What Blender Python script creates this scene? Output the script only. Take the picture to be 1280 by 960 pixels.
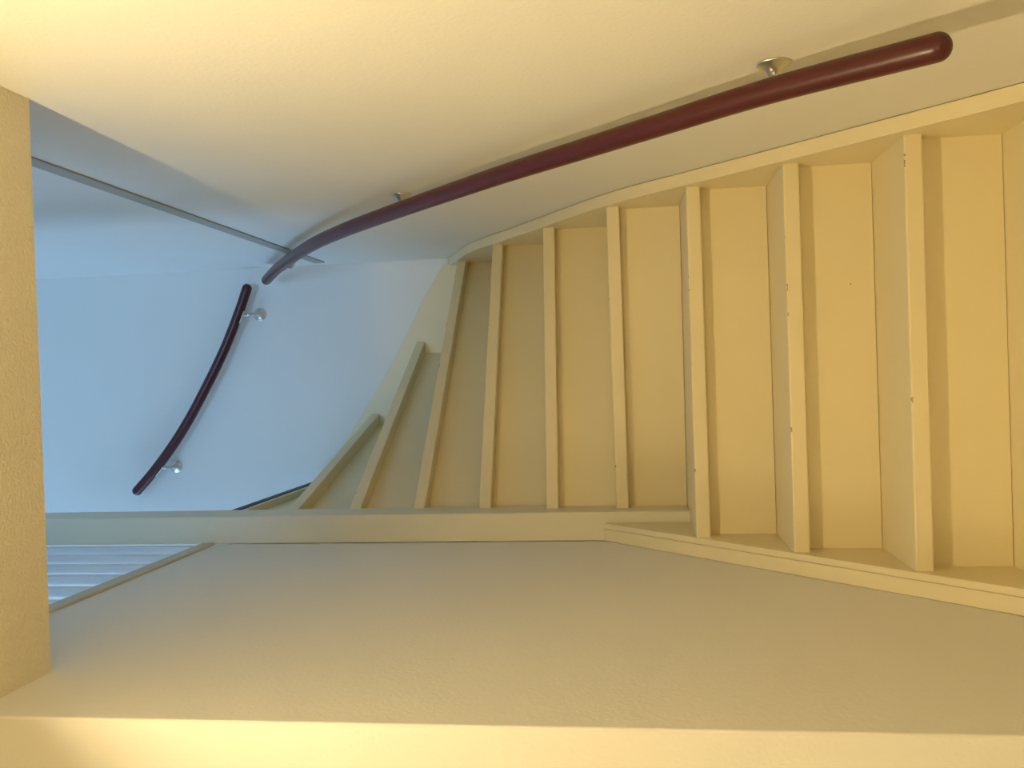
import bpy, bmesh, math
from mathutils import Vector, Matrix

# ------------------------------------------------------------------ clear
for o in list(bpy.data.objects):
    bpy.data.objects.remove(o, do_unlink=True)
scene = bpy.context.scene
C = scene.collection
V = Vector

# ------------------------------------------------------------------ camera
# metres; x = right, y = up the flight (depth), z = up; floor of the hall is z = 0
Z0 = 1.4755                       # eye height above the hall floor
PIT, ROLL, YAW, FPX = 0.1317, -0.0323, -0.0101, 1105.34
F = V((math.sin(YAW) * math.cos(PIT), math.cos(YAW) * math.cos(PIT), math.sin(PIT)))
R = V((math.cos(YAW), -math.sin(YAW), 0))
U = R.cross(F)
R2 = R * math.cos(ROLL) + U * math.sin(ROLL)
U2 = -R * math.sin(ROLL) + U * math.cos(ROLL)
cd = bpy.data.cameras.new('camera')
cam = bpy.data.objects.new('camera', cd)
C.objects.link(cam)
# the phone was held on its side: picture right is world down
cx, cy, cz = -U2, R2, -F
cam.matrix_world = Matrix(((cx.x, cy.x, cz.x, 0), (cx.y, cy.y, cz.y, 0), (cx.z, cy.z, cz.z, Z0), (0, 0, 0, 1)))
cd.sensor_width = 36
cd.lens = 36 * FPX / 1280
cd.clip_start = 0.02
scene.camera = cam

# ------------------------------------------------------------------ world, lights, exposure
LAMP_POS = (-0.38, 0.56)
LAMP_RADIANCE = 1480.0
LAMP_COL = (1.0, 0.81, 0.455)
FILL_GLOBE_POS = (-1.10, -2.70)
FILL_GLOBE_RADIANCE = 118.0  # strength of the unseen globe added behind the camera as fill
DAY_COL = (0.21, 0.49, 1.0)
DAY_W = 88.0
DAY_SIDE_W = 16.0
EXPOSURE = 0.0

w = bpy.data.worlds.new('world')
scene.world = w
w.use_nodes = True
bg = w.node_tree.nodes['Background']
bg.inputs[0].default_value = (0.55, 0.76, 1.0, 1)
bg.inputs[1].default_value = 3.0

def daylight(loc, rot, sx, sy, watts):
    """sky light entering through one of the upstairs windows"""
    al = bpy.data.lights.new('window_daylight', 'AREA')
    al.shape = 'RECTANGLE'
    al.size, al.size_y = sx, sy
    al.energy = watts
    al.color = DAY_COL
    alo = bpy.data.objects.new('window_daylight', al)
    C.objects.link(alo)
    alo.location = loc
    alo.rotation_euler = rot
daylight((-0.60, -3.38, 3.76), (math.radians(90), 0, 0), 1.35, 1.5, DAY_W)       # window opposite the end wall
daylight((-1.93, 2.87, 3.56), (0, math.radians(-90), 0), 1.5, 0.6, DAY_SIDE_W)   # narrow side window

vs = scene.view_settings
vs.view_transform = 'Standard'
vs.look = 'None'
vs.gamma = 1
vs.use_curve_mapping = False
vs.exposure = EXPOSURE

# ------------------------------------------------------------------ materials
def mat(name, col, rough=0.5, metal=0.0, var=0.0, vscale=3.0, bump=0.0, bscale=60.0, specks=0.0, wear=False,
        emit=None, spec=0.5, coat=0.0, grain=None):
    m = bpy.data.materials.new(name)
    m.use_nodes = True
    nt = m.node_tree
    N, L = nt.nodes, nt.links
    b = N['Principled BSDF']
    b.inputs['Roughness'].default_value = rough
    b.inputs['Metallic'].default_value = metal
    b.inputs['Specular IOR Level'].default_value = spec
    b.inputs['Coat Weight'].default_value = coat
    b.inputs['Coat Roughness'].default_value = 0.12
    tc = N.new('ShaderNodeTexCoord')
    src = None
    c4 = (*col, 1)
    b.inputs['Base Color'].default_value = c4
    if var > 0 or specks > 0 or wear or grain:
        n = N.new('ShaderNodeTexNoise')
        n.inputs['Scale'].default_value = vscale
        n.inputs['Detail'].default_value = 5
        L.new(tc.outputs['Object'], n.inputs['Vector'])
        if grain:
            mp = N.new('ShaderNodeMapping')
            mp.inputs['Scale'].default_value = grain
            L.new(tc.outputs['Object'], mp.inputs['Vector'])
            L.new(mp.outputs['Vector'], n.inputs['Vector'])
        mx = N.new('ShaderNodeMix')
        mx.data_type = 'RGBA'
        mx.inputs[6].default_value = (*[c * (1 - var) for c in col], 1)
        mx.inputs[7].default_value = (*[min(1, c * (1 + var)) for c in col], 1)
        L.new(n.outputs['Fac'], mx.inputs[0])
        src = mx.outputs[2]
    if specks > 0:
        vo = N.new('ShaderNodeTexVoronoi')
        vo.inputs['Scale'].default_value = 9.0
        L.new(tc.outputs['Object'], vo.inputs['Vector'])
        n2 = N.new('ShaderNodeTexNoise')
        n2.inputs['Scale'].default_value = 7.0
        L.new(tc.outputs['Object'], n2.inputs['Vector'])
        th = N.new('ShaderNodeMath'); th.operation = 'LESS_THAN'
        mu = N.new('ShaderNodeMath'); mu.operation = 'MULTIPLY'
        mu.inputs[1].default_value = specks
        L.new(n2.outputs['Fac'], mu.inputs[0])
        L.new(vo.outputs['Distance'], th.inputs[0])
        L.new(mu.outputs[0], th.inputs[1])
        mx2 = N.new('ShaderNodeMix'); mx2.data_type = 'RGBA'
        mx2.inputs[7].default_value = (0.16, 0.11, 0.05, 1)
        L.new(src, mx2.inputs[6]); L.new(th.outputs[0], mx2.inputs[0])
        src = mx2.outputs[2]
    if wear:
        at = N.new('ShaderNodeAttribute'); at.attribute_name = 'worn_edge'
        n3 = N.new('ShaderNodeTexNoise')
        n3.inputs['Scale'].default_value = 26.0
        n3.inputs['Detail'].default_value = 6
        L.new(tc.outputs['Object'], n3.inputs['Vector'])
        gt = N.new('ShaderNodeMath'); gt.operation = 'GREATER_THAN'
        gt.inputs[1].default_value = 0.66
        L.new(n3.outputs['Fac'], gt.inputs[0])
        ml = N.new('ShaderNodeMath'); ml.operation = 'MULTIPLY'
        L.new(gt.outputs[0], ml.inputs[0]); L.new(at.outputs['Fac'], ml.inputs[1])
        mx3 = N.new('ShaderNodeMix'); mx3.data_type = 'RGBA'
        mx3.inputs[7].default_value = (0.36, 0.27, 0.14, 1)
        L.new(src, mx3.inputs[6]); L.new(ml.outputs[0], mx3.inputs[0])
        src = mx3.outputs[2]
    if src is not None:
        L.new(src, b.inputs['Base Color'])
    if bump > 0:
        n4 = N.new('ShaderNodeTexNoise')
        n4.inputs['Scale'].default_value = bscale
        n4.inputs['Detail'].default_value = 4
        L.new(tc.outputs['Object'], n4.inputs['Vector'])
        bp = N.new('ShaderNodeBump')
        bp.inputs['Strength'].default_value = bump
        bp.inputs['Distance'].default_value = 0.01
        L.new(n4.outputs['Fac'], bp.inputs['Height'])
        L.new(bp.outputs['Normal'], b.inputs['Normal'])
    if emit:
        b.inputs['Emission Color'].default_value = (*emit[0], 1)
        b.inputs['Emission Strength'].default_value = emit[1]
    return m

M = {
    'wall': mat('wall_paint', (0.86, 0.83, 0.75), 0.75, var=0.025, vscale=2.0, bump=0.07, bscale=150, spec=0.3),
    'stucco': mat('stucco', (0.88, 0.81, 0.64), 0.9, var=0.04, vscale=8, bump=0.45, bscale=190, spec=0.2),
    'stair': mat('stair_paint', (0.84, 0.725, 0.45), 0.42, var=0.03, vscale=4, bump=0.03, bscale=40, specks=0.022, wear=True, spec=0.45),
    'newel': mat('newel_paint', (0.80, 0.74, 0.54), 0.45, var=0.03, vscale=4, bump=0.03, bscale=40, specks=0.02, spec=0.4),
    'white': mat('white_gloss', (0.82, 0.83, 0.82), 0.35, var=0.02),
    'rail': mat('mahogany', (0.075, 0.008, 0.008), 0.36, var=0.35, vscale=10, grain=(30, 3, 3), spec=0.5, coat=0.05),
    'nickel': mat('satin_nickel', (0.68, 0.66, 0.59), 0.36, metal=1.0, var=0.03),
    'strip': mat('beech_strip', (0.44, 0.41, 0.33), 0.6, var=0.08, vscale=6),
    'capstrip': mat('capping_strip', (0.62, 0.56, 0.42), 0.6, var=0.08, vscale=6),
    'darkedge': mat('dark_edge', (0.035, 0.045, 0.055), 0.6, var=0.1),
    'upfloor': mat('upper_floor_vinyl', (0.42, 0.42, 0.40), 0.5, var=0.1, vscale=6),
    'floor': mat('hall_floor_vinyl', (0.60, 0.50, 0.36), 0.45, var=0.15, vscale=5),
    'globe': mat('fill_globe_glass', (1, 1, 1), 0.4, emit=(LAMP_COL, FILL_GLOBE_RADIANCE)),
    'lamp': mat('lamp_glass', (1, 1, 1), 0.4, emit=(LAMP_COL, LAMP_RADIANCE)),
}
g = bpy.data.materials.new('pane_glass')
g.use_nodes = True
nt = g.node_tree
nt.nodes.clear()
out = nt.nodes.new('ShaderNodeOutputMaterial')
mxs = nt.nodes.new('ShaderNodeMixShader')
tr = nt.nodes.new('ShaderNodeBsdfTransparent')
gl = nt.nodes.new('ShaderNodeBsdfGlossy')
gl.inputs['Roughness'].default_value = 0.02
mxs.inputs[0].default_value = 0.08
nt.links.new(tr.outputs[0], mxs.inputs[1])
nt.links.new(gl.outputs[0], mxs.inputs[2])
nt.links.new(mxs.outputs[0], out.inputs[0])
M['glass'] = g

# ------------------------------------------------------------------ helpers
def link(name, bm, m, parent=None, smooth=False):
    me = bpy.data.meshes.new(name)
    bmesh.ops.recalc_face_normals(bm, faces=bm.faces[:])
    bm.to_mesh(me)
    bm.free()
    me.materials.append(M[m])
    if smooth:
        for p in me.polygons:
            p.use_smooth = True
    o = bpy.data.objects.new(name, me)
    C.objects.link(o)
    if parent:
        o.parent = parent
        o.matrix_parent_inverse = parent.matrix_world.inverted()
    return o

def box(bm, x0, x1, y0, y1, z0, z1):
    vs_ = [bm.verts.new((x, y, z)) for z in (z0, z1) for (x, y) in ((x0, y0), (x1, y0), (x1, y1), (x0, y1))]
    a, b_ = vs_[:4], vs_[4:]
    bm.faces.new(a[::-1]); bm.faces.new(b_)
    for i in range(4):
        j = (i + 1) % 4
        bm.faces.new((a[i], a[j], b_[j], b_[i]))
    return vs_

def prism(bm, pts, d):
    """pts: list of 3D points of a planar outline, d: extrusion vector"""
    d = V(d)
    a = [bm.verts.new(V(p)) for p in pts]
    b_ = [bm.verts.new(V(p) + d) for p in pts]
    n = len(a)
    bm.faces.new(a[::-1]); bm.faces.new(b_)
    for i in range(n):
        j = (i + 1) % n
        bm.faces.new((a[i], a[j], b_[j], b_[i]))

def bevel(bm, w_=0.003, seg=2):
    bmesh.ops.recalc_face_normals(bm, faces=bm.faces[:])
    return bmesh.ops.bevel(bm, geom=bm.edges[:], offset=w_, segments=seg, affect='EDGES', profile=0.5)

def lathe(bm, prof, origin, axis, n=28):
    """prof: (r, t) pairs along axis"""
    axis = V(axis).normalized()
    u = axis.orthogonal().normalized()
    v = axis.cross(u)
    rings = []
    for r, t in prof:
        c = V(origin) + axis * t
        if r < 1e-6:
            rings.append([bm.verts.new(c)])
        else:
            rings.append([bm.verts.new(c + (u * math.cos(2 * math.pi * i / n) + v * math.sin(2 * math.pi * i / n)) * r) for i in range(n)])
    for A, B in zip(rings, rings[1:]):
        for i in range(n):
            j = (i + 1) % n
            if len(A) == 1 and len(B) == 1: continue
            if len(A) == 1: bm.faces.new((A[0], B[j], B[i]))
            elif len(B) == 1: bm.faces.new((A[i], A[j], B[0]))
            else: bm.faces.new((A[i], A[j], B[j], B[i]))

def catmull(pts, sub=8):
    P = [V(p) for p in pts]
    P = [P[0] * 2 - P[1]] + P + [P[-1] * 2 - P[-2]]
    out_ = []
    for i in range(1, len(P) - 2):
        for k in range(sub):
            t = k / sub
            a, b_, c, d = P[i - 1], P[i], P[i + 1], P[i + 2]
            out_.append(0.5 * ((2 * b_) + (c - a) * t + (2 * a - 5 * b_ + 4 * c - d) * t * t + (3 * b_ - a - 3 * c + d) * t ** 3))
    out_.append(P[-2])
    return out_

def tube(bm, path, r, n=24, cap=0.7):
    """round bar along path with domed ends"""
    path = [V(p) for p in path]
    tang = []
    for i in range(len(path)):
        a = path[max(i - 1, 0)]; b_ = path[min(i + 1, len(path) - 1)]
        tang.append((b_ - a).normalized())
    rings = []
    up = V((0, 0, 1)) if abs(tang[0].z) < 0.9 else V((1, 0, 0))
    def ring(c, t, rr):
        s = t.cross(up).normalized()
        q = s.cross(t)
        return [bm.verts.new(c + (s * math.cos(2 * math.pi * k / n) + q * math.sin(2 * math.pi * k / n)) * rr) for k in range(n)]
    steps = 6
    for k in range(steps):
        an = math.pi / 2 * (1 - k / steps)
        if k == 0: rings.append([bm.verts.new(path[0] - tang[0] * r * cap)])
        else: rings.append(ring(path[0] - tang[0] * r * cap * math.sin(an), tang[0], r * math.cos(an)))
    for c, t in zip(path, tang):
        rings.append(ring(c, t, r))
    for k in range(1, steps + 1):
        an = math.pi / 2 * k / steps
        if k == steps: rings.append([bm.verts.new(path[-1] + tang[-1] * r * cap)])
        else: rings.append(ring(path[-1] + tang[-1] * r * cap * math.sin(an), tang[-1], r * math.cos(an)))
    for A, B in zip(rings, rings[1:]):
        for i in range(n):
            j = (i + 1) % n
            if len(A) == 1: bm.faces.new((A[0], B[j], B[i]))
            elif len(B) == 1: bm.faces.new((A[i], A[j], B[0]))
            else: bm.faces.new((A[i], A[j], B[j], B[i]))

def empty(name, loc):
    o = bpy.data.objects.new(name, None)
    C.objects.link(o)
    o.location = loc
    o.matrix_world = Matrix.Translation(loc)
    return o

def tag(o, label, cat, group=None):
    o['label'] = label
    o['category'] = cat
    if group: o['group'] = group
    return o

def struct(o, label=None, cat=None):
    o['kind'] = 'structure'
    if label: o['label'] = label
    if cat: o['category'] = cat
    return o

# ------------------------------------------------------------------ measured plan of the place
XW = 0.458                  # plaster of the right wall
XR = 0.4256                 # inner face of the wall string on the right
YW = 3.352                  # far wall
YF = 3.3228                 # inner face of the string on the far wall
XL = -0.443                 # plaster of the inner (left) wall
XS = -0.3955                # inner face of the left string
RISE = 0.19
GOING = 0.1814
def H(k): return Z0 - 0.5255 + (k - 1) * RISE       # top of step k (k = 1 is the fifth step from the floor)
UP = H(10)                  # upper floor
SOF = Z0 + 0.917            # hall ceiling
YSOF = 1.28                 # edge of the stairwell opening
YA = 1.10                   # face of the hall wall
X0, Y0 = -1.75, -3.2        # extent of hall and upstairs room
TOP = UP + 2.4

# ------------------------------------------------------------------ the setting
bm = bmesh.new(); box(bm, X0 - .1, XW + .1, Y0 - .1, YW + .1, -0.1, 0.0)
struct(link('floor', bm, 'floor'), 'brown vinyl floor of the hall', 'floor')

bm = bmesh.new(); box(bm, XW, XW + .1, Y0 - .1, YW + .1, 0.0, TOP)
struct(link('wall_right', bm, 'wall'), 'cream plastered stairwell wall behind the long handrail', 'wall')

bm = bmesh.new(); box(bm, X0 - .1, XW, YW, YW + .1, 0.0, TOP)
struct(link('wall_far', bm, 'wall'), 'plastered end wall in blue daylight behind the short handrail', 'wall')

# inner wall with its face towards the hall, softened corner
bm = bmesh.new()
c = 0.003
pts = [(X0, YA, 0), (XL - c, YA, 0), (XL - c * .35, YA + c * .35, 0), (XL, YA + c, 0), (XL, YSOF, 0), (XL - .1, YSOF, 0), (XL - .1, YA + .1, 0), (X0, YA + .1, 0)]
prism(bm, pts, (0, 0, SOF + 0.003))
box(bm, XL - .1, XL, YSOF, 2.325, 0.0, Z0 + 1.155)
struct(link('wall_left', bm, 'wall'), 'tan plastered inner wall between the stairs and the hall', 'wall')

bm = bmesh.new(); box(bm, X0 - .1, X0, Y0, YW, 0.0, SOF)
struct(link('wall_hall_side', bm, 'wall'), 'plain plastered side wall of the hall', 'wall')
bx0, bx1, bz0, bz1 = -1.30, 0.10, UP + .30, UP + 1.90
bm = bmesh.new()
box(bm, X0 - .1, bx0, Y0 - .1, Y0, 0.0, TOP)
box(bm, bx1, XW, Y0 - .1, Y0, 0.0, TOP)
box(bm, bx0, bx1, Y0 - .1, Y0, 0.0, bz0)
box(bm, bx0, bx1, Y0 - .1, Y0, bz1, TOP)
struct(link('wall_back', bm, 'wall'), 'plain plastered wall opposite the stairs', 'wall')

bm = bmesh.new(); box(bm, X0 - .1, XW, Y0, YSOF, SOF, UP - .012)
struct(link('ceiling', bm, 'stucco'), 'yellow lit stucco hall ceiling ending at the stairwell opening', 'ceiling')
bm = bmesh.new(); box(bm, X0 - .1, XL - .1, YSOF, YW, SOF + .02, UP - .012)
box(bm, XL - .1, -0.425, 2.46, YW, SOF + .092, UP - .012)
struct(link('ceiling_landing', bm, 'wall'), 'floor slab of the upstairs landing beside the stairwell', 'ceiling')
bm = bmesh.new(); box(bm, X0, XW, Y0, YSOF - .01, UP - .012, UP)
box(bm, X0, XL - .1, YSOF - .01, YW, UP - .012, UP)
box(bm, XL - .1, -0.385, 2.46, YW, UP - .012, UP)
struct(link('floor_upper', bm, 'upfloor'), 'grey vinyl floor of the upstairs landing', 'floor')

bm = bmesh.new(); box(bm, X0 - .1, XW + .1, Y0 - .1, YW + .1, TOP, TOP + .1)
struct(link('ceiling_upper', bm, 'wall'), 'white upstairs ceiling', 'ceiling')

# upstairs side wall with its window
wy0, wy1, wz0, wz1 = 2.55, 3.20, UP + .12, UP + 1.72
bm = bmesh.new()
box(bm, X0 - .1, X0, Y0, wy0, UP - .25, TOP)
box(bm, X0 - .1, X0, wy1, YW, UP - .25, TOP)
box(bm, X0 - .1, X0, wy0, wy1, UP - .25, wz0)
box(bm, X0 - .1, X0, wy0, wy1, wz1, TOP)
struct(link('wall_upper_side', bm, 'wall'), 'upstairs wall with the tall window', 'wall')
def window(name, label, a0, a1, z0, z1, mk):
    """mk(a, n, z): a along the wall, n out of the room"""
    wn = struct(empty(name, mk((a0 + a1) / 2, .05, z0)), label, 'window')
    def bx(bm, a, b_, n0, n1, c_, d_):
        p, q = mk(a, n0, c_), mk(b_, n1, d_)
        box(bm, min(p[0], q[0]), max(p[0], q[0]), min(p[1], q[1]), max(p[1], q[1]), c_, d_)
    bm = bmesh.new()
    for r in ((a0, a0 + .05, z0, z1), (a1 - .05, a1, z0, z1), (a0 + .05, a1 - .05, z0, z0 + .05), (a0 + .05, a1 - .05, z1 - .05, z1)):
        bx(bm, r[0], r[1], .02, .08, r[2], r[3])
    link('window_frame', bm, 'white', wn)
    bm = bmesh.new(); bx(bm, a0 + .05, a1 - .05, .047, .053, z0 + .05, z1 - .05)
    link('pane', bm, 'glass', wn)
    bm = bmesh.new(); bx(bm, a0 - .04, a1 + .04, -.10, .02, z0 - .03, z0)
    link('window_sill', bm, 'white', wn)
window('window_1', 'narrow white framed upstairs window near the end wall', wy0, wy1, wz0, wz1, lambda a, n, z: (X0 - n, a, z))
window('window_2', 'wide white framed upstairs window opposite the end wall', bx0, bx1, bz0, bz1, lambda a, n, z: (a, Y0 - n, z))

# cover strip at floor level along the right wall, capping on the inner wall
bm = bmesh.new(); box(bm, XW - .004, XW, YSOF - .02, 3.27, Z0 + 1.140, Z0 + 1.182)
bevel(bm, .0015, 1)
struct(link('trim_1', bm, 'strip'), 'thin grey beige cover strip high on the stairwell wall', 'trim')
bm = bmesh.new()
box(bm, XL - .11, XL + .006, YSOF, 2.32, Z0 + 1.153, Z0 + 1.192)
bevel(bm, .002, 1)
struct(link('trim_2', bm, 'capstrip'), 'olive capping strip along the top of the inner wall', 'trim')

# ------------------------------------------------------------------ staircase
st = tag(empty('staircase', (0, 1.05, 0)), 'cream painted closed staircase winding left around a newel post', 'staircase')
# nosing lines: left end, right end (plan), for k = -3 .. 10
NOSE = {}
for k in range(-3, 4):
    y = 1.7488 + (k - 1) * GOING
    NOSE[k] = (V((XS, y)), V((XR, y)))
XN = -0.372
NOSE[4] = (V((XN, 2.384)), V((XR, 2.305)))
NOSE[5] = (V((XN, 2.396)), V((XR, 2.572)))
NOSE[6] = (V((XN, 2.414)), V((XR, 2.842)))
NOSE[7] = (V((XN, 2.424)), V((XR, 3.215)))
NOSE[8] = (V((XN, 2.428)), V((0.1411, YF)))
NOSE[9] = (V((XN, 2.438)), V((-0.1321, YF)))
NOSE[10] = (V((XN - .004, 2.45)), V((XN - .004, YF)))
OVER = 0.040
TH = 0.033
EX = 0.010           # housing of the boards in strings and newel
def offs(line, d):
    a, b_ = line
    t = (b_ - a).normalized()
    n = V((-t.y, t.x))           # uphill side
    return a + n * d, b_ + n * d
def clip(line):
    """lengthen a plan line until it is housed in newel/string on both ends"""
    a, b_ = line
    t = (b_ - a).normalized()
    # right end
    if b_.x >= XR - .001 and abs(t.x) > .2:
        b2 = a + t * ((XR + EX - a.x) / t.x)
        if b2.y > YF + EX: b2 = a + t * ((YF + EX - a.y) / t.y)
    elif abs(t.y) > .05:
        b2 = a + t * ((YF + EX - a.y) / t.y)
        if b2.x > XR + EX: b2 = a + t * ((XR + EX - a.x) / t.x)
    else:
        b2 = b_ + t * EX
    a2 = a - t * (EX if abs(t.x) > .2 else .0)
    return a2, b2

def mark_edges(bm, z_top, line):
    lay = bm.faces.layers.float.new('worn_edge')
    a, b_ = line
    t = (b_ - a).normalized()
    for f in bm.faces:
        cc = f.calc_center_median()
        d = abs((cc.xy - a).cross(t)) if False else abs((cc.x - a.x) * t.y - (cc.y - a.y) * t.x)
        if d < .004 and abs(cc.z - z_top) < .004 and abs(f.normal.z) < .99 and f.normal.z > .05:
            f[lay] = 1.0

for k in range(-3, 10):
    a, b_ = clip(NOSE[k])
    c2, d2 = clip(offs(NOSE[k + 1], OVER + .012))
    if k <= 2 and k + 1 <= 3:
        c2.x, d2.x = XS - EX, XR + EX
    pts = [a, b_]
    if b_.x > XR and d2.y > YF and d2.x < XR:
        pts.append(V((XR + EX, YF + EX)))
    pts += [d2, c2]
    if k == 3:      # tread runs past the front of the newel
        pts = [V((XS - EX, a.y)), b_, d2, V((XN - .02, c2.y)), V((XN - .02, 2.33)), V((XS - EX, 2.33))]
    if k == 9:
        pts = [a, b_, V((XN - .05, YF + EX)), V((XN - .05, a.y))]
    bm = bmesh.new()
    prism(bm, [(p.x, p.y, H(k) - TH) for p in pts], (0, 0, TH))
    bevel(bm, .003, 2)
    bmesh.ops.recalc_face_normals(bm, faces=bm.faces[:])
    mark_edges(bm, H(k), NOSE[k])
    link('tread', bm, 'stair', st)
for k in range(-3, 11):
    a, b_ = clip(offs(NOSE[k], OVER if k < 10 else .022))
    e, f_ = clip(offs(NOSE[k], OVER + .016 if k < 10 else .038))
    if k == 10:
        a, b_ = V((a.x, 2.42)), V((a.x, YF + EX)); e, f_ = V((e.x, 2.42)), V((e.x, YF + EX))
    if k == 4:
        a.x = e.x = XN - .02
    z0 = H(k - 1) + .0012 if k > -3 else 0.0
    z1 = H(k) - TH + .002 if k < 10 else H(10) - .03
    bm = bmesh.new()
    prism(bm, [(p.x, p.y, z0) for p in (a, b_, f_, e)], (0, 0, z1 - z0))
    link('riser', bm, 'stair', st)
# landing nosing: painted board with a dark edge strip
bm = bmesh.new(); box(bm, -.4245, -.376, 2.453, YF + EX, H(10) - .036, H(10) - .024)
link('landing_nosing', bm, 'stair', st)
bm = bmesh.new(); box(bm, -.385, -.373, 2.453, YF + .02, H(10) - .0235, H(10) + .003)
bevel(bm, .003, 1)
o = link('edge_strip', bm, 'darkedge', st); o['label'] = 'dark edge strip of the landing'

# wall string on the right, following the winders
prof = [(1.02, -1.165), (1.10, -1.125), (1.57, -.664), (1.773, -.460), (2.05, -.183), (2.20, -.028), (2.32, .072), (2.44, .155), (2.62, .275), (2.78, .385), (2.93, .490), (3.06, .560), (3.20, .617), (YW - .0015, .677)]
cp = catmull([(0, y, z + Z0) for y, z in prof[1:]], 5)
bm = bmesh.new()
top = [(XR, 1.02, 0.0), (XR, 1.02, Z0 - 1.165)] + [(XR, p.y, p.z) for p in cp]
low = [(XR, YW, Z0 + .30), (XR, 2.9, Z0 + .08), (XR, 2.4, Z0 - .25), (XR, 1.35, 0.0)]
# strip of quads: outline is concave, so build it column by column
ys = [p[1] for p in top[1:]]
def lowz(y):
    L_ = [(1.02, -.0), (1.35, 0.0), (2.4, Z0 - .25), (2.9, Z0 + .08), (YW + .01, Z0 + .30)]
    for (y0, z0), (y1, z1) in zip(L_, L_[1:]):
        if y0 <= y <= y1 + 1e-6: return z0 + (z1 - z0) * (y - y0) / (y1 - y0)
    return L_[-1][1]
def column_board(bm, cols, mk):
    """cols: (s, zlow, ztop); mk(s, z, side) -> co"""
    rows = [[[bm.verts.new(mk(s, z, sd)) for z in (zl, zt)] for sd in (0, 1)] for s, zl, zt in cols]
    for A, B in zip(rows, rows[1:]):
        for sd in (0, 1):
            bm.faces.new((A[sd][0], B[sd][0], B[sd][1], A[sd][1]))
        bm.faces.new((A[0][1], B[0][1], B[1][1], A[1][1]))
        bm.faces.new((A[0][0], B[0][0], B[1][0], A[1][0]))
    for e_ in (rows[0], rows[-1]):
        bm.faces.new((e_[0][0], e_[0][1], e_[1][1], e_[1][0]))
def bevel_long(bm, w_=.002):
    bmesh.ops.recalc_face_normals(bm, faces=bm.faces[:])
    ed = [e for e in bm.edges if len(e.link_faces) == 2 and e.calc_face_angle(0) > 1.0]
    bmesh.ops.bevel(bm, geom=ed, offset=w_, segments=2, affect='EDGES', profile=.5)
column_board(bm, [(p[1], lowz(p[1]), p[2]) for p in top[1:]], lambda s, z, sd: (XR if sd == 0 else XW - .0015, s, z))
bevel_long(bm)
link('wall_string', bm, 'stair', st)
# string on the far wall
prof2 = [(XR + .005, .690), (.314, .766), (.19, .833), (.062, .905), (-.12, 1.022), (-.24, 1.105), (-.33, 1.180), (-.378, 1.226)]
cp = catmull([(x, 0, z + Z0) for x, z in prof2], 5)
bm = bmesh.new()
column_board(bm, [(p.x, Z0 + .32 + (XR - p.x) * .55, p.z) for p in cp], lambda s, z, sd: (s, YF if sd == 0 else YW - .0015, z))
bevel_long(bm)
link('wall_string', bm, 'stair', st)
# inner string with its cover moulding
def zin(y): return Z0 + .055 + 1.03 * (y - 2.30)
bm = bmesh.new()
column_board(bm, [(y, max(0.0, zin(y) - .36), zin(y)) for y in (1.125, 1.4, 1.7, 2.0, 2.322)], lambda s, z, sd: (XS if sd == 0 else XS - .0145, s, z))
bevel_long(bm)
inner = link('inner_string', bm, 'stair', st)
bm = bmesh.new()
column_board(bm, [(y, max(0.0, zin(y) - .05), zin(y) - .003) for y in (1.118, 1.4, 1.7, 2.0, 2.336)], lambda s, z, sd: (XS - .0152 if sd == 0 else XL + .0005, s, z))
bevel_long(bm, .0015)
link('cover_moulding', bm, 'stair', inner)
# newel post
bm = bmesh.new(); box(bm, XL, -0.3665, 2.325, 2.452, 0.0, UP + 1.02)
bevel(bm, .004, 2)
newel = link('newel_post', bm, 'newel', st)
bm = bmesh.new(); box(bm, XL - .012, -0.355, 2.313, 2.464, UP + 1.02, UP + 1.05)
bevel(bm, .006, 2)
link('post_cap', bm, 'newel', newel)

# ------------------------------------------------------------------ balustrade upstairs
bal = tag(empty('balustrade', (XL - .005, 1.8, Z0 + 1.19)), 'white balustrade of thin square balusters above the inner wall', 'balustrade')
bm = bmesh.new(); box(bm, XL - .032, XL + .022, YSOF, 2.3255, UP + .90, UP + .945)
bevel(bm, .008, 2)
link('top_rail', bm, 'white', bal)
proto = None
for i in range(9):
    y = 1.345 + .1165 * i
    if proto is None:
        bm = bmesh.new(); box(bm, -.009, .009, -.012, .012, Z0 + 1.188, UP + .905)
        proto = link('baluster', bm, 'white', bal)
        b_ = proto
    else:
        b_ = proto.copy(); C.objects.link(b_)
    b_.matrix_world = Matrix.Translation((XL - .004, y, 0))

# ------------------------------------------------------------------ handrails
RR = 0.0188
def bracket(parent, wall_pt, nrm, rail_pt, rail_dir):
    """rosette on the wall, curved stem, saddle under the rail"""
    wp, n, rp = V(wall_pt), V(nrm), V(rail_pt)
    under = rp + V((0, 0, -RR - .001))
    path = catmull([wp + n * .004, wp + n * .022, wp + n * .040 + V((0, 0, .004)), V((under.x, under.y, wp.z + (under.z - wp.z) * .45)) + n * .004, under], 6)
    bm = bmesh.new(); tube(bm, path, .0055, 14)
    br = link('bracket', bm, 'nickel', parent, True)
    bm = bmesh.new()
    lathe(bm, [(0, 0), (.0262, 0), (.0262, .002), (.0245, .0036), (.018, .0062), (.0115, .0115), (.0085, .019), (.0068, .027), (0, .028)], wp, n, 32)
    link('rosette', bm, 'nickel', br, True)
    t = V(rail_dir).normalized()
    s = t.cross(V((0, 0, 1))).normalized()
    q = s.cross(t)
    bm = bmesh.new()
    cpos = rp - q * (RR + .0005)
    pts = [cpos + t * a + s * b2 for a, b2 in ((-.026, -.010), (.026, -.010), (.026, .010), (-.026, .010))]
    prism(bm, pts, -q * .0035)
    bevel(bm, .001, 1)
    link('saddle', bm, 'nickel', br)

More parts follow.
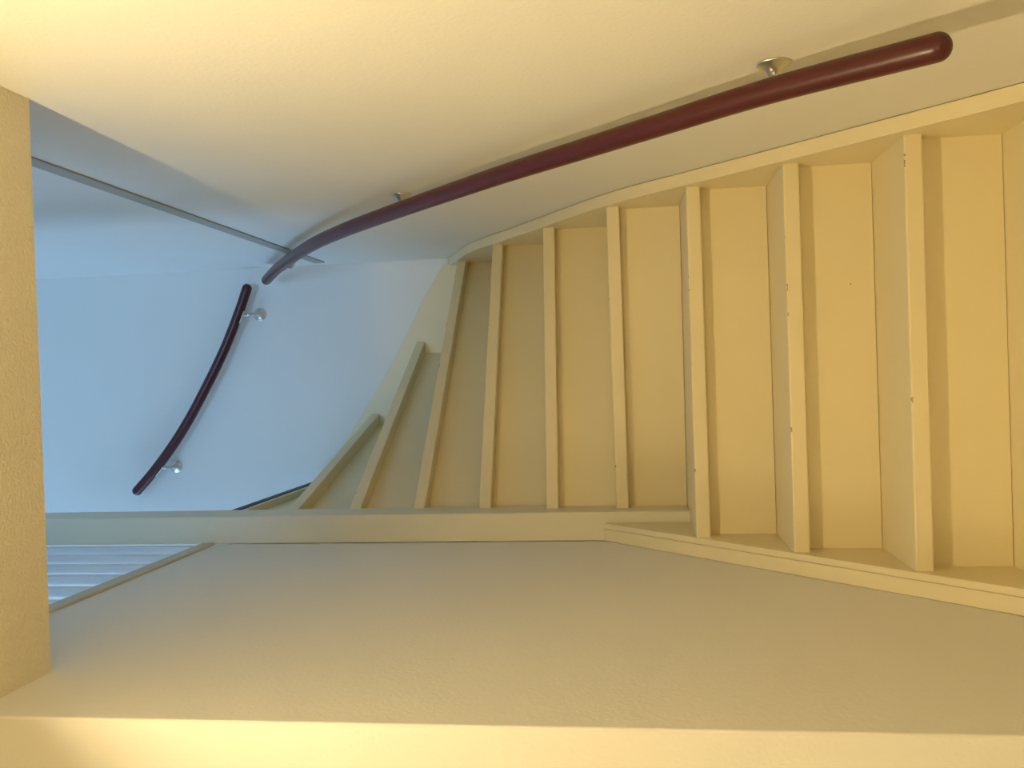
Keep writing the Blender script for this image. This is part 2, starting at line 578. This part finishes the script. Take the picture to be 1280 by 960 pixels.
XH = 0.405
r1 = [(XH - .010, 1.181, -.399), (XH, 1.342, -.222), (XH, 1.480, -.070), (XH, 1.614, .073), (XH, 1.760, .230), (XH, 1.920, .388), (XH, 2.070, .532), (XH, 2.215, .667), (XH, 2.330, .768), (XH, 2.470, .880), (XH, 2.640, .997), (XH, 2.830, 1.118), (XH - .002, 3.02, 1.234), (XH - .010, 3.235, 1.362)]
h1 = tag(empty('handrail', (XH, 1.9, Z0 + .37)), 'long dark red wooden handrail curving up the cream stairwell wall', 'handrail')
path1 = catmull([(x, y, z + Z0) for x, y, z in r1], 8)
bm = bmesh.new(); tube(bm, path1, RR, 28, .9)
link('rail', bm, 'rail', h1, True)
def nearest(path, f):
    i = min(range(1, len(path) - 1), key=lambda j: abs(f(path[j])))
    return path[i], path[i + 1] - path[i - 1]
for wy, wz in ((1.384, -.232), (2.149, .545)):
    rp, rd = nearest(path1, lambda p: p.y - wy)
    bracket(h1, (XW, wy, wz + Z0), (-1, 0, 0), rp, rd)
rp, rd = nearest(path1, lambda p: p.y - 2.97)
bracket(h1, (XW, 2.97, rp.z - .06), (-1, 0, 0), rp, rd)

YH = 3.299
r2 = [(.375, 1.469), (.283, 1.506), (.169, 1.557), (.070, 1.609), (-.030, 1.667), (-.131, 1.729), (-.231, 1.800), (-.333, 1.885), (-.412, 1.961)]
h2 = tag(empty('handrail', (0, YH, Z0 + 1.64)), 'short dark red wooden handrail rising along the blue lit end wall', 'handrail')
path2 = catmull([(x, YH, z + Z0) for x, z in r2], 8)
bm = bmesh.new(); tube(bm, path2, RR, 28, .9)
link('rail', bm, 'rail', h2, True)
for wx, wz in ((.274, 1.442), (-.322, 1.820)):
    rp, rd = nearest(path2, lambda p: p.x - wx)
    bracket(h2, (wx, YW, wz + Z0), (0, -1, 0), rp, rd)

# ------------------------------------------------------------------ hall ceiling spotlight, then the added fill globe
lx, ly = LAMP_POS
aim = V((.66, .00, -.75)).normalized()
face = V((lx, ly, SOF - .028))                    # centre of the lens
lamp = tag(empty('spotlight', (lx, ly, SOF)), 'small white ceiling spotlight tilted towards the stairwell wall', 'lamp')
bm = bmesh.new()
lathe(bm, [(0, 0.0), (.045, 0.0), (.045, .005), (.040, .008), (0, .008)], (lx - .05, ly - .012, SOF), (0, 0, -1), 32)
link('mounting_plate', bm, 'white', lamp, True)
bm = bmesh.new()
lathe(bm, [(0, -.022), (.016, -.021), (.026, -.014), (.033, -.004), (.033, 0), (.0305, 0), (.0305, -.003), (0, -.003)], face, aim, 32)
head = link('lamp_head', bm, 'white', lamp, True)
bm = bmesh.new()
lathe(bm, [(0, 0.0), (.0300, 0.0), (.0300, -.0025), (0, -.0025)], face - aim * .0005, aim, 32)
link('lens', bm, 'lamp', head)

gx, gy = FILL_GLOBE_POS  # unseen globe behind the camera, added for soft frontal fill on stairs and walls
globe = tag(empty('fill_globe', (gx, gy, SOF)), 'unseen warm glass globe added on the hall ceiling as fill light', 'lamp')
bm = bmesh.new()
lathe(bm, [(0, 0), (.05, 0), (.05, .012), (.03, .02), (.03, .03), (0, .03)], (gx, gy, SOF), (0, 0, -1), 32)
link('mounting_plate', bm, 'white', globe, True)
bm = bmesh.new()
GR = .10
lathe(bm, [(GR * math.sin(math.pi * a / 16), .025 + GR - GR * math.cos(math.pi * a / 16)) for a in range(17)], (gx, gy, SOF), (0, 0, -1), 32)
link('fill_globe_shell', bm, 'globe', globe, True)
